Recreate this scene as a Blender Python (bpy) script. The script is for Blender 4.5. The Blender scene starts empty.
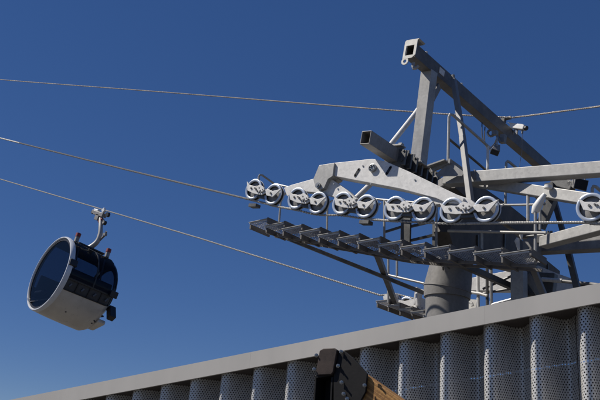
import bpy, bmesh, math, random
from mathutils import Vector, Matrix
random.seed(7)
scene = bpy.context.scene
COL = scene.collection

# ------------------------------------------------------------------ camera
F = 776.0
def nrm(v): return Vector(v).normalized()
Zr = nrm((155, 2150, -F)); Ar = nrm((656, -320, -F))
Yr = (Ar - Ar.dot(Zr) * Zr).normalized(); Xr = Yr.cross(Zr)
M = Matrix((Xr, Yr, Zr))                       # world = M @ camera axes
CAM = Vector((0, 0, 1.7))
cd = bpy.data.cameras.new('camera'); co = bpy.data.objects.new('camera', cd); COL.objects.link(co)
mw = M.to_4x4(); mw.translation = CAM; co.matrix_world = mw
cd.sensor_width = 36.0; cd.lens = 36.0 * F / 600.0; cd.clip_start = 0.1; cd.clip_end = 6000
scene.camera = co

def ray(px, py): return M @ Vector(((px - 300) / F, (200 - py) / F, -1))
T0 = CAM + 13.8 * ray(470, 224.5)              # point of the near rope that carries the tower frame
SL = math.radians(8.87)                        # the line climbs away to the left
XT = Vector((math.cos(SL), 0, -math.sin(SL))); YT = Vector((0, 1, 0)); ZT = Vector((math.sin(SL), 0, math.cos(SL)))
def W(x, y, z): return T0 + x * XT + y * YT + z * ZT
def LOC(w):
    d = w - T0; return Vector((d.dot(XT), d.dot(YT), d.dot(ZT)))
def P(px, py, y):                              # world point on the tower plane y = const
    r = ray(px, py); return CAM + r * ((T0.y + y - CAM.y) / r.y)
def PX(px, py, x):
    r = ray(px, py); return CAM + r * (((T0 - CAM).dot(XT) + x) / r.dot(XT))
def PD(px, py, d): return CAM + ray(px, py) * d

# ------------------------------------------------------------------ materials
def mat(name, col, rough=.5, metal=0., var=.12, scale=6., bump=0., streak=False, spec=.5, var2=0.):
    m = bpy.data.materials.new(name); m.use_nodes = True; nt = m.node_tree; b = nt.nodes['Principled BSDF']
    b.inputs['Roughness'].default_value = rough; b.inputs['Metallic'].default_value = metal
    b.inputs['Specular IOR Level'].default_value = spec
    tc = nt.nodes.new('ShaderNodeTexCoord'); no = nt.nodes.new('ShaderNodeTexNoise')
    no.inputs['Scale'].default_value = scale; no.inputs['Detail'].default_value = 6; no.inputs['Roughness'].default_value = .65
    src = tc.outputs['Object']
    if streak:
        mp = nt.nodes.new('ShaderNodeMapping'); mp.inputs['Scale'].default_value = (1, 1, .18)
        nt.links.new(src, mp.inputs[0]); src = mp.outputs[0]
    nt.links.new(src, no.inputs['Vector'])
    cr = nt.nodes.new('ShaderNodeValToRGB')
    cr.color_ramp.elements[0].position = .3; cr.color_ramp.elements[1].position = .7
    a = [max(0, c * (1 - var)) for c in col]; d = [min(1, c * (1 + var)) for c in col]
    cr.color_ramp.elements[0].color = (*a, 1); cr.color_ramp.elements[1].color = (*d, 1)
    nt.links.new(no.outputs['Fac'], cr.inputs[0])
    out = cr.outputs[0]
    if var2:
        n3 = nt.nodes.new('ShaderNodeTexNoise'); n3.inputs['Scale'].default_value = scale * .35; n3.inputs['Detail'].default_value = 4
        nt.links.new(tc.outputs['Object'], n3.inputs['Vector'])
        r3 = nt.nodes.new('ShaderNodeValToRGB'); r3.color_ramp.elements[0].position = .38; r3.color_ramp.elements[1].position = .62
        r3.color_ramp.elements[0].color = (1 - var2,) * 3 + (1,); r3.color_ramp.elements[1].color = (1, 1, 1, 1)
        nt.links.new(n3.outputs['Fac'], r3.inputs[0])
        mx = nt.nodes.new('ShaderNodeMix'); mx.data_type = 'RGBA'; mx.blend_type = 'MULTIPLY'; mx.inputs['Factor'].default_value = 1
        nt.links.new(out, mx.inputs['A']); nt.links.new(r3.outputs[0], mx.inputs['B']); out = mx.outputs['Result']
    if 'galvanised' in name or 'zinc_plate' in name or 'boom' in name or 'tube' in name:
        vo = nt.nodes.new('ShaderNodeTexVoronoi'); vo.inputs['Scale'].default_value = 22; nt.links.new(tc.outputs['Object'], vo.inputs['Vector'])
        r4 = nt.nodes.new('ShaderNodeMapRange'); r4.inputs['To Min'].default_value = .91; r4.inputs['To Max'].default_value = 1.06
        sp = nt.nodes.new('ShaderNodeSeparateColor'); nt.links.new(vo.outputs['Color'], sp.inputs[0]); nt.links.new(sp.outputs[0], r4.inputs[0])
        m4 = nt.nodes.new('ShaderNodeMix'); m4.data_type = 'RGBA'; m4.blend_type = 'MULTIPLY'; m4.inputs['Factor'].default_value = 1
        nt.links.new(out, m4.inputs['A']); nt.links.new(r4.outputs[0], m4.inputs['B']); out = m4.outputs['Result']
        n5 = nt.nodes.new('ShaderNodeTexNoise'); n5.inputs['Scale'].default_value = 3.1; n5.inputs['Detail'].default_value = 8; n5.inputs['Roughness'].default_value = .7
        mp5 = nt.nodes.new('ShaderNodeMapping'); mp5.inputs['Scale'].default_value = (1.6, 1.6, .5); nt.links.new(tc.outputs['Object'], mp5.inputs[0]); nt.links.new(mp5.outputs[0], n5.inputs['Vector'])
        r5 = nt.nodes.new('ShaderNodeMapRange'); r5.inputs['From Min'].default_value = .60; r5.inputs['From Max'].default_value = .75; r5.inputs['To Max'].default_value = .22
        nt.links.new(n5.outputs['Fac'], r5.inputs[0])
        m5 = nt.nodes.new('ShaderNodeMix'); m5.data_type = 'RGBA'; m5.inputs['B'].default_value = (.13, .095, .065, 1)
        nt.links.new(r5.outputs[0], m5.inputs['Factor']); nt.links.new(out, m5.inputs['A']); out = m5.outputs['Result']
    nt.links.new(out, b.inputs['Base Color'])
    mr = nt.nodes.new('ShaderNodeMapRange'); mr.inputs['To Min'].default_value = max(.02, rough - .1); mr.inputs['To Max'].default_value = min(1, rough + .1)
    nt.links.new(no.outputs['Fac'], mr.inputs[0]); nt.links.new(mr.outputs[0], b.inputs['Roughness'])
    if bump:
        n2 = nt.nodes.new('ShaderNodeTexNoise'); n2.inputs['Scale'].default_value = scale * 8; n2.inputs['Detail'].default_value = 3
        nt.links.new(tc.outputs['Object'], n2.inputs['Vector'])
        bp = nt.nodes.new('ShaderNodeBump'); bp.inputs['Strength'].default_value = bump; bp.inputs['Distance'].default_value = .01
        nt.links.new(n2.outputs['Fac'], bp.inputs['Height']); nt.links.new(bp.outputs[0], b.inputs['Normal'])
    return m
def glass(name, col, opacity, tint=(.45, .52, .6, 1)):
    m = bpy.data.materials.new(name); m.use_nodes = True; nt = m.node_tree; b = nt.nodes['Principled BSDF']
    b.inputs['Base Color'].default_value = (*col, 1); b.inputs['Roughness'].default_value = .04; b.inputs['IOR'].default_value = 1.5
    tr = nt.nodes.new('ShaderNodeBsdfTransparent'); tr.inputs[0].default_value = tint
    mx = nt.nodes.new('ShaderNodeMixShader'); mx.inputs[0].default_value = opacity
    nt.links.new(tr.outputs[0], mx.inputs[1]); nt.links.new(b.outputs[0], mx.inputs[2])
    nt.links.new(mx.outputs[0], nt.nodes['Material Output'].inputs[0]); return m

GALV = mat('galvanised_steel', (.40, .39, .37), .5, .35, .08, 7, .05, streak=True, var2=.10)
GALVD = mat('weathered_galvanised_steel', (.27, .26, .25), .55, .35, .12, 6, .05, streak=True, var2=.14)
STRUT = mat('pale_strut_steel', (.21, .205, .20), .6, .1, .1, 5)
STRW = mat('brown_grey_steel', (.15, .135, .12), .6, .1, .25, 6, .1)
BOOM = mat('dark_grey_boom_steel', (.14, .13, .12), .5, .15, .25, 5, .1, var2=.25)
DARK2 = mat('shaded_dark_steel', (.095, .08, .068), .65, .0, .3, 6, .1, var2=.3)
DARK = mat('dark_galvanised_steel', (.13, .128, .125), .5, .4, .25, 6, .1, var2=.25)
WHITE = mat('white_zinc_plate', (.71, .69, .655), .5, .1, .05, 9, .03, var2=.07)
ALU = mat('cast_aluminium', (.52, .57, .65), .32, .4, .04, 6)
TUBE = mat('tower_tube_steel', (.245, .235, .225), .6, .1, .12, 3, .15, streak=True, var2=.15)
RUBBER = mat('black_rubber', (.022, .022, .022), .7, 0, .2, 20)
BLACK = mat('black_plastic', (.02, .02, .022), .45, 0, .2, 12)
GRATE = mat('galvanised_grating', (.52, .51, .50), .5, .3, .2, 10)
ROPE = mat('steel_rope', (.40, .385, .355), .55, .3, .25, 40)
ROPE2 = mat('galvanised_cable', (.40, .36, .31), .55, .3, .3, 30)
CABW = mat('white_painted_rim', (.66, .67, .69), .25, .1, .04, 5)
CABB = mat('beige_lacquered_panel', (.60, .56, .50), .3, .15, .06, 3, var2=.12)
CABD = mat('dark_cabin_interior', (.05, .052, .058), .6, 0, .2, 6)
SEAT = mat('grey_seat', (.10, .11, .13), .7, 0, .2, 8)
RED = mat('red_plastic', (.22, .02, .018), .5, 0, .1, 8)
GLASS = glass('tinted_glass', (.008, .012, .02), .3, (.6, .66, .74, 1))
GLASS2 = glass('dark_tinted_glass', (.005, .006, .009), .16, (.6, .64, .7, 1))
FASCIA = mat('grey_sheet_fascia', (.53, .50, .455), .55, .1, .05, 1.3, .03, streak=True, var2=.07)
SOFFIT = mat('dark_soffit', (.085, .07, .06), .8, 0, .2, 4)
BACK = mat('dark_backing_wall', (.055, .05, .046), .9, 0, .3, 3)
WOODM = mat('brown_timber', (.30, .155, .05), .6, 0, .3, 5, .3)
BRKT = mat('dark_painted_bracket', (.008, .007, .007), .6, .0, .3, 6, .05, spec=.25)
RUST = mat('brown_rusty_plate', (.042, .029, .024), .6, .0, .35, 14, .06, spec=.3)
BOLT = mat('zinc_bolt', (.36, .36, .345), .35, .7, .1, 10)
GROUND = mat('grey_gravel_ground', (.085, .08, .072), .95, 0, .25, 2, .4)
CAMW = mat('white_housing', (.72, .71, .68), .4, 0, .04, 8)
CONC = mat('pale_render_wall', (.42, .40, .37), .85, 0, .08, 2)

# grain of the timber runs along the object's own x axis
nt = WOODM.node_tree
wv = nt.nodes.new('ShaderNodeTexNoise'); mp = nt.nodes.new('ShaderNodeMapping'); tc = nt.nodes.new('ShaderNodeTexCoord')
mp.inputs['Scale'].default_value = (1.6, 40, 40); wv.inputs['Scale'].default_value = 2.0; wv.inputs['Detail'].default_value = 8
cr = nt.nodes.new('ShaderNodeValToRGB'); cr.color_ramp.elements[0].position = .35; cr.color_ramp.elements[1].position = .68
cr.color_ramp.elements[0].color = (.17, .07, .014, 1); cr.color_ramp.elements[1].color = (.48, .25, .07, 1)
nt.links.new(tc.outputs['Object'], mp.inputs[0]); nt.links.new(mp.outputs[0], wv.inputs['Vector']); nt.links.new(wv.outputs['Fac'], cr.inputs[0])
nt.links.new(cr.outputs[0], nt.nodes['Principled BSDF'].inputs['Base Color'])

def perforated():
    m = bpy.data.materials.new('perforated_metal'); m.use_nodes = True; nt = m.node_tree; N = nt.nodes; L = nt.links
    b = N['Principled BSDF']; b.inputs['Metallic'].default_value = .3; b.inputs['Roughness'].default_value = .4
    uv = N.new('ShaderNodeUVMap'); uv.uv_map = 'UVMap'
    def dist(off):
        a = N.new('ShaderNodeVectorMath'); a.operation = 'MULTIPLY_ADD'
        a.inputs[1].default_value = (1 / .048, 1 / .062, 0); a.inputs[2].default_value = (off, off, 0)
        L.new(uv.outputs[0], a.inputs[0])
        f = N.new('ShaderNodeVectorMath'); f.operation = 'FRACTION'; L.new(a.outputs[0], f.inputs[0])
        s = N.new('ShaderNodeVectorMath'); s.operation = 'MULTIPLY_ADD'; s.inputs[1].default_value = (.048, .062, 0); s.inputs[2].default_value = (-.024, -.031, 0)
        L.new(f.outputs[0], s.inputs[0])
        l = N.new('ShaderNodeVectorMath'); l.operation = 'LENGTH'; L.new(s.outputs[0], l.inputs[0]); return l.outputs['Value']
    mn = N.new('ShaderNodeMath'); mn.operation = 'MINIMUM'; L.new(dist(0.), mn.inputs[0]); L.new(dist(.5), mn.inputs[1])
    lt = N.new('ShaderNodeMath'); lt.operation = 'LESS_THAN'; lt.inputs[1].default_value = .0096; L.new(mn.outputs[0], lt.inputs[0])
    no = N.new('ShaderNodeTexNoise'); no.inputs['Scale'].default_value = 2.2; no.inputs['Detail'].default_value = 6
    tc = N.new('ShaderNodeTexCoord'); L.new(tc.outputs['Object'], no.inputs['Vector'])
    cr = N.new('ShaderNodeValToRGB'); cr.color_ramp.elements[0].color = (.52, .505, .48, 1); cr.color_ramp.elements[1].color = (.72, .70, .665, 1)
    L.new(no.outputs['Fac'], cr.inputs[0]); L.new(cr.outputs[0], b.inputs['Base Color'])
    tr = N.new('ShaderNodeBsdfTransparent'); mx = N.new('ShaderNodeMixShader')
    L.new(lt.outputs[0], mx.inputs[0]); L.new(b.outputs[0], mx.inputs[1]); L.new(tr.outputs[0], mx.inputs[2])
    L.new(mx.outputs[0], N['Material Output'].inputs[0]); return m
PERF = perforated()

# ------------------------------------------------------------------ mesh helpers
SPLIT = {'side_angle', 'cross_bearer', 'bearer_strut', 'rope_catcher', 'slot', 'pivot_pin', 'bolt', 'marker_stud', 'drain_plug', 'grip_roller', 'shadow_hook', 'stiffener', 'guide_plate', 'spacer_block', 'grease_fitting', 'clevis', 'hydraulic_damper', 'cap_plate', 'shadow_mark', 'grip_jaw', 'clamp_rib', 'junction_plate', 'raking_strut'}
def components(bm):
    seen = set(); out = []
    for v in bm.verts:
        if v in seen: continue
        st = [v]; comp = []; seen.add(v)
        while st:
            a = st.pop(); comp.append(a)
            for e in a.link_edges:
                b = e.other_vert(a)
                if b not in seen: seen.add(b); st.append(b)
        out.append(comp)
    return out
class MB:
    def __init__(s): s.bm = bmesh.new()
    def face(s, vs):
        try: s.bm.faces.new(vs)
        except ValueError: pass
    def hexa(s, c):                              # 8 corners: bottom 4, top 4
        v = [s.bm.verts.new(p) for p in c]
        for f in ((3, 2, 1, 0), (4, 5, 6, 7), (0, 1, 5, 4), (1, 2, 6, 5), (2, 3, 7, 6), (3, 0, 4, 7)): s.face([v[i] for i in f])
        return s
    def beam(s, a, b, w, h, up=None, open_end=0):
        a = Vector(a); b = Vector(b); d = (b - a).normalized(); up = Vector(up or ZT)
        sd = d.cross(up)
        if sd.length < 1e-3: sd = d.cross(Vector((0, 1, 0)))
        sd.normalize(); u = sd.cross(d).normalized()
        q = [(-1, -1), (1, -1), (1, 1), (-1, 1)]
        c0 = [a + sd * (w / 2 * i) + u * (h / 2 * j) for i, j in q]; c1 = [b + sd * (w / 2 * i) + u * (h / 2 * j) for i, j in q]
        if not open_end: return s.hexa(c0 + c1)
        t = open_end; k = 1 - 2 * t / w; k2 = 1 - 2 * t / h
        i0 = [a + sd * (w / 2 * i * k) + u * (h / 2 * j * k2) for i, j in q]; i1 = [p + d * min(1.2, (b - a).length * .8) for p in i0]
        V = lambda L: [s.bm.verts.new(p) for p in L]
        c0, c1, i0, i1 = V(c0), V(c1), V(i0), V(i1)
        for k in range(4):
            n = (k + 1) % 4
            s.face([c0[k], c0[n], c1[n], c1[k]]); s.face([c0[n], c0[k], i0[k], i0[n]]); s.face([i0[n], i0[k], i1[k], i1[n]])
        s.face(c1); s.face(i1[::-1]); return s
    def box(s, c, sx, sy, sz, X=None, Y=None, Z=None):
        X = Vector(X or XT) * sx / 2; Y = Vector(Y or YT) * sy / 2; Z = Vector(Z or ZT) * sz / 2; c = Vector(c)
        return s.hexa([c - X - Y - Z, c + X - Y - Z, c + X + Y - Z, c - X + Y - Z, c - X - Y + Z, c + X - Y + Z, c + X + Y + Z, c - X + Y + Z])
    def tube(s, pts, r, n=10, star=0, twist=0, caps=True):
        pts = [Vector(p) for p in pts]; rings = []; u = None; dist = 0
        R = r if isinstance(r, (list, tuple)) else [r] * len(pts)
        for i, p in enumerate(pts):
            t = (pts[min(i + 1, len(pts) - 1)] - pts[max(i - 1, 0)]).normalized()
            if u is None:
                u = t.cross(Vector((0, 0, 1)));
                if u.length < 1e-3: u = t.cross(Vector((0, 1, 0)))
            u = (u - u.dot(t) * t).normalized(); v = t.cross(u)
            if i: dist += (p - pts[i - 1]).length
            ring = []
            for k in range(n):
                a = 2 * math.pi * k / n; rr = R[i] * (1 + star * math.cos(6 * a)) if star else R[i]; a += twist * dist
                ring.append(s.bm.verts.new(p + u * math.cos(a) * rr + v * math.sin(a) * rr))
            rings.append(ring)
        for A, B in zip(rings, rings[1:]):
            for k in range(n): s.face([A[k], A[(k + 1) % n], B[(k + 1) % n], B[k]])
        if caps: s.face(rings[0][::-1]); s.face(rings[-1])
        return s
    def lathe(s, c, axis, prof, n=40, closed=False):   # prof: (offset along axis, radius)
        c = Vector(c); ax = Vector(axis).normalized(); u = ax.cross(Vector((.3, .1, 1))).normalized(); v = ax.cross(u)
        rings = []
        for o, r in prof:
            rings.append([s.bm.verts.new(c + ax * o + (u * math.cos(2 * math.pi * k / n) + v * math.sin(2 * math.pi * k / n)) * max(r, 1e-4)) for k in range(n)])
        prs = list(zip(rings, rings[1:])) + ([(rings[-1], rings[0])] if closed else [])
        for A, B in prs:
            for k in range(n): s.face([A[k], A[(k + 1) % n], B[(k + 1) % n], B[k]])
        if not closed: s.face(rings[0][::-1]); s.face(rings[-1])
        return s
    def prism(s, pts, d, holes=()):              # polygon extruded by vector d
        d = Vector(d); a = [s.bm.verts.new(p) for p in pts]; b = [s.bm.verts.new(Vector(p) + d) for p in pts]
        s.face(a); s.face(b[::-1]); n = len(pts)
        for k in range(n): s.face([a[k], b[k], b[(k + 1) % n], a[(k + 1) % n]])
        return s
    def build(s, name, material, parent=None, smooth=False, bevel=0., origin=None, rot=None):
        bmesh.ops.recalc_face_normals(s.bm, faces=s.bm.faces)
        o0 = Vector(origin) if origin is not None else (parent['_w'] if parent is not None and '_w' in parent else Vector((0, 0, 0)))
        o0 = Vector(o0)
        if origin is None:
            for v in s.bm.verts: v.co -= o0
        if name in SPLIT and parent is not None and origin is None:
            cps = components(s.bm)
            if len(cps) > 1:
                s.bm.verts.index_update(); objs = []
                for cp in cps:
                    nb = bmesh.new(); mp_ = {v: nb.verts.new(v.co) for v in cp}; fs = {f for v in cp for f in v.link_faces}
                    for f in fs: nb.faces.new([mp_[v] for v in f.verts])
                    q = MB(); q.bm.free(); q.bm = nb
                    for v in nb.verts: v.co += o0
                    objs.append(q.build(name, material, parent, smooth, bevel))
                s.bm.free()
                return objs
        me = bpy.data.meshes.new(name); s.bm.to_mesh(me); s.bm.free()
        me.materials.append(material); o = bpy.data.objects.new(name, me); COL.objects.link(o)
        if smooth:
            for p in me.polygons: p.use_smooth = True
            md = o.modifiers.new('edges', 'EDGE_SPLIT'); md.split_angle = math.radians(35)
        if bevel:
            md = o.modifiers.new('bevel', 'BEVEL'); md.width = bevel; md.segments = 2; md.limit_method = 'ANGLE'
        if parent is not None: o.parent = parent
        else: o.location = o0
        return o
def thing(name, label, cat, loc, group=None):
    o = bpy.data.objects.new(name, None); COL.objects.link(o); o.location = loc
    o['_w'] = list(loc); o['label'] = label; o['category'] = cat
    if group: o['group'] = group
    return o
def tag(o, label=None, cat=None, group=None, kind=None):
    if label: o['label'] = label
    if cat: o['category'] = cat
    if group: o['group'] = group
    if kind: o['kind'] = kind
    return o
def sub(o, parent):                              # a sub-part: mesh built in the same frame as its part
    for q in (o if isinstance(o, list) else [o]): q.parent = parent
    return o
def cr_curve(pts, n):                            # Catmull-Rom
    pts = [Vector(p) for p in pts]; out = []
    for i in range(len(pts) - 1):
        p0 = pts[max(i - 1, 0)]; p1 = pts[i]; p2 = pts[i + 1]; p3 = pts[min(i + 2, len(pts) - 1)]
        for k in range(n):
            t = k / n
            out.append(.5 * ((2 * p1) + (p2 - p0) * t + (2 * p0 - 5 * p1 + 4 * p2 - p3) * t * t + (3 * p1 - p0 - 3 * p2 + p3) * t ** 3))
    out.append(pts[-1]); return out

# ------------------------------------------------------------------ ground
g = MB(); v = [g.bm.verts.new(p) for p in ((-3000, -3000, 0), (3000, -3000, 0), (3000, 3000, 0), (-3000, 3000, 0))]; g.face(v)
tag(g.build('ground', GROUND), kind='structure')

# ------------------------------------------------------------------ lift tower
tower_base = P(451, 300, 2.5); tower_base.z = 0
T = thing('lift_tower', 'galvanised steel cable car tower with sheave wheels, catwalks and lifting frame above the roof', 'lift tower', tower_base)

# tube: upright foot, mitre, tapering head that leans square to the line
elbow = P(447, 291, 2.5); head = P(459, 222, 2.5)
foot = Vector((elbow.x, elbow.y, 0))
m = MB(); m.tube([foot, foot + (elbow - foot) * .5, elbow - Vector((0, 0, .12))], [.47, .46, .45], 40)
tt = m.build('tower_tube', TUBE, T, smooth=True)
hd = (head - elbow).normalized()
m = MB(); m.tube([elbow - Vector((0, 0, .16)), elbow + hd * .05, elbow + hd * .06, head], [.485, .50, .50, .36], 40)
th = m.build('tower_head', TUBE, T, smooth=True)
m = MB(); m.lathe(elbow + hd * .04, hd, [(-.012, .49), (-.012, .514), (.012, .512), (.012, .49)], 40, closed=True)
sub(m.build('weld_ring', TUBE, T, smooth=True), th)
for k, (px, py) in enumerate(((444, 268), (450, 227))):     # dark hooks added in place of the hook-shaped shadows on the tube
    c = P(px, py, 2.02 if k == 0 else 2.12)
    m = MB(); m.tube([c + Vector((0, -.03, -.05)), c + Vector((.04, -.12, 0)), c + Vector((.1, -.12, .02)), c + Vector((.14, -.02, -.04))], .018, 6)
    sub(m.build('shadow_hook', DARK, T), th)

# cross arm with clamp ribs
ea = Vector(((P(363.2, 129.8, -.35) + P(367.7, 144.8, -.35) + P(373, 130.5, -.35) + P(358.7, 144.3, -.35)) / 4))
la = LOC(ea)
AX, AZ = la.x, la.z
m = MB(); m.beam(W(AX, -.35, AZ), W(AX, 3.2, AZ), .235, .285, open_end=.02)
arm = m.build('cross_arm', GALVD, T, bevel=.008)
m = MB(); m.box(W(AX, 1.55, AZ + .02), .36, 1.5, .05); m.box(W(AX, 1.55, AZ - .2), .36, 1.5, .03)
for y in (.72, .95, 1.18, 1.41, 1.64, 1.87, 2.1):
    m.box(W(AX + .0, y, AZ - .02), .42, .03, .44)
    m.box(W(AX + .25, y, AZ - .05), .1, .06, .32)
    for dz in (-.12, .1): m.tube([W(AX + .24, y - .05, AZ + dz), W(AX + .24, y + .07, AZ + dz)], .025, 6)
sub(m.build('clamp_rib', DARK, T), arm)
m = MB(); m.box(W(AX + .03, .74, AZ + .22), .3, .2, .03); m.box(W(AX + .12, .74, AZ + .25), .08, .1, .06)
sub(m.build('cap_plate', GALV, T), arm)

# deep plate girder that joins the tube head with the far side; its flank faces downhill
gp = [(462, 199), (495, 220), (511, 231), (560, 271), (560, 297), (540, 297), (528, 274), (456, 257), (449, 232)]
m = MB(); m.prism([PX(a, b, -.95) for a, b in gp], -XT * .34)
gd = m.build('plate_girder', DARK2, T, bevel=.006)
m = MB()
for a, b in (((478, 235), (478, 258)), ((505, 231), (504, 262)), ((548, 264), (548, 292))): m.beam(PX(*a, -.93), PX(*b, -.93), .03, .05, up=YT)
sub(m.build('stiffener', DARK, T), gd)
# upper box girder
gp2 = [(463, 172), (480, 185), (512, 207), (546, 234), (546, 244), (512, 228), (495, 215), (470, 200), (455, 188)]
m = MB(); m.prism([PX(a, b, -1.15) for a, b in gp2], -XT * .38); m.build('box_girder', DARK2, T, bevel=.006)

# lifting frame
LY = .5; la0 = LOC(P(411, 51, LY)); LX, LZ = la0.x, la0.z
m = MB(); m.beam(W(LX, LY, LZ), W(LX, 8.6, LZ), .25, .30, open_end=.02); lf = m.build('lifting_beam', BOOM, T, bevel=.02)
def onbeam(px, dz=0):                              # y' on the lifting beam for a picture column
    best = min(range(0, 900), key=lambda k: abs(proj_x(W(LX, k / 100, LZ)) - px)); return best / 100
def proj_x(w):
    c = M.transposed() @ (w - CAM); return 300 + F * c.x / -c.z
# end plate with opening and lug
def LF(dx, dz, y=0): return W(LX + dx, LY + y, LZ + dz)
m = MB()
m.prism([LF(-.15, .22, -.03), LF(.16, .22, -.03), LF(.16, .11, -.03), LF(-.15, .11, -.03)], -YT * .025)
m.prism([LF(-.15, .11, -.03), LF(-.10, .11, -.03), LF(-.10, -.12, -.03), LF(-.15, -.12, -.03)], -YT * .025)
m.prism([LF(.10, .11, -.03), LF(.16, .11, -.03), LF(.16, -.12, -.03), LF(.10, -.12, -.03)], -YT * .025)
m.prism([LF(-.15, -.12, -.03), LF(.16, -.12, -.03), LF(.08, -.19, -.03), LF(-.15, -.19, -.03)], -YT * .025)
m.lathe(LF(-.08, -.25, -.03), YT, [(-.024, .04), (-.024, .085), (-.001, .085), (-.001, .04)], 24, closed=True)
m.prism([LF(-.15, .22, -.05), LF(.16, .22, -.05), LF(.19, .25, -.05), LF(-.12, .25, -.05)], YT * .26)
ep = m.build('end_plate', GALV, T); sub(ep, lf)
m = MB(); m.tube([LF(.03, -.22, .12), LF(.03, -.30, .12), LF(.06, -.36, .12), LF(.12, -.36, .12), LF(.15, -.30, .14)], .035, 10)
sub(m.build('hook', GALV, T, smooth=True), lf)
m = MB()
for y in (.5, 2.15): m.tube([LF(.06, .14, y), LF(.06, .22, y)], .03, 8)
m.box(LF(.13, .02, 1.12), .012, .22, .14)
sub(m.build('marker_stud', WHITE, T), lf)
# posts and braces of the frame
yp = LY + .82
m = MB(); m.beam(W(LX, yp, LZ - .1), P(418, 167, yp + .15), .27, .27, up=YT); m.build('frame_post', GALV, T, bevel=.01)
m = MB(); m.beam(P(439, 86, 1.75), P(430, 103, 1.45), .05, .16); m.build('knee_plate', GALVD, T)
m = MB(); m.beam(P(453.5, 79, 1.95), P(463, 140, 1.1), .10, .12, up=YT); m.beam(P(462.5, 138, 1.12), P(471, 205, .25), .10, .13, up=YT)
m.tube([P(453, 75, 1.9), P(453.5, 80, 1.9)], .04, 8)
m.build('raking_strut', STRUT, T, bevel=.008)
m = MB(); m.tube([P(388, 148, 2.2), P(415, 114, 2.9), P(420, 107, 3.0)], .065, 12); m.build('raking_strut', WHITE, T, smooth=True)
m = MB(); m.tube([P(377, 178, 1.2), P(350, 204, .6)], .06, 12); m.build('raking_strut', WHITE, T, smooth=True)

m = MB(); pb = P(418, 167, yp + .15); m.box(pb + ZT * .03, .42, .42, .035); m.build('base_flange', GALV, T, bevel=.004)
m = MB()
for i, j in ((-1, -1), (1, -1), (-1, 1), (1, 1)): m.lathe(pb + ZT * .05 + XT * .17 * i + YT * .17 * j, ZT, [(0, .022), (.03, .022)], 6)
m.build('bolt', BOLT, T)
# ---- near rocker beams (between and above the wheel pairs)
def polyY(pts, y, d, name, mt, bevel=.006, par=T):
    m = MB(); m.prism([P(a, b, y) for a, b in pts], YT * d); return m.build(name, mt, par, bevel=bevel)
mainr = polyY([(332.5, 163), (372, 158.8), (377, 159.5), (386, 161.5), (410, 172), (440, 186.5), (464, 198), (462, 204), (447, 203), (436, 198), (400, 188.5), (334.5, 176)], -.02, .26, 'rocker_beam', WHITE)
capb = polyY([(319, 165.2), (334.3, 162.8), (332.6, 176), (328, 179), (324, 188), (319, 190), (315, 187), (313.3, 179)], -.07, .36, 'end_bracket', GALV)
sub(capb, mainr)
m = MB()
def slot(px, py, y, ln=.15, w=.035):
    c = P(px, py, y); d = (ZT * .8 + XT * .42).normalized()
    m.beam(c - d * ln / 2, c + d * ln / 2, w * 1.6, .012, up=YT)
    m.lathe(c + d * ln / 2, YT, [(-.006, w * .8), (.006, w * .8)], 12); m.lathe(c - d * ln / 2, YT, [(-.006, w * .8), (.006, w * .8)], 12)
slot(357, 172.5, -.024); slot(388.6, 170.5, -.024)
sub(m.build('slot', BLACK, T), mainr)
m = MB(); c = P(373.3, 168.3, -.02); m.lathe(c, -YT, [(0, .085), (.05, .085), (.055, .07), (.03, .065), (.03, .001)], 24)
for k in range(5):
    a = k * 1.257; m.lathe(c + XT * .042 * math.cos(a) + ZT * .042 * math.sin(a), -YT, [(.03, .014), (.06, .014)], 8)
c2 = P(318.3, 185.5, -.08); m.lathe(c2, -YT, [(0, .06), (.03, .06), (.03, .03), (.05, .03)], 16)
for a, b in ((363, 166), (334, 184), (415, 180), (371, 184)): m.lathe(P(a, b, -.02), -YT, [(0, .018), (.015, .018)], 8)
sub(m.build('pivot_pin', BOLT, T), mainr)
# second level
r2 = polyY([(284, 188), (291, 185), (316, 178), (330, 178), (347, 190), (357, 199), (349, 202), (338, 198), (322, 193), (300, 191), (287, 196)], .03, .16, 'rocker_beam', WHITE)
polyY([(436, 194), (452, 193), (470, 199), (478, 206), (466, 210), (440, 204), (420, 207), (408, 206), (415, 200)], .03, .16, 'rocker_beam', WHITE)
# far side main rocker, seen over the roof
polyY([(452, 283), (468.5, 278.5), (512, 270), (538, 265.5), (556, 273), (576, 280), (600, 289), (618, 299), (600, 306), (548, 304), (512, 290.5), (464, 290.5), (452, 292)], 4.95, .26, 'rocker_beam', WHITE)

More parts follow.
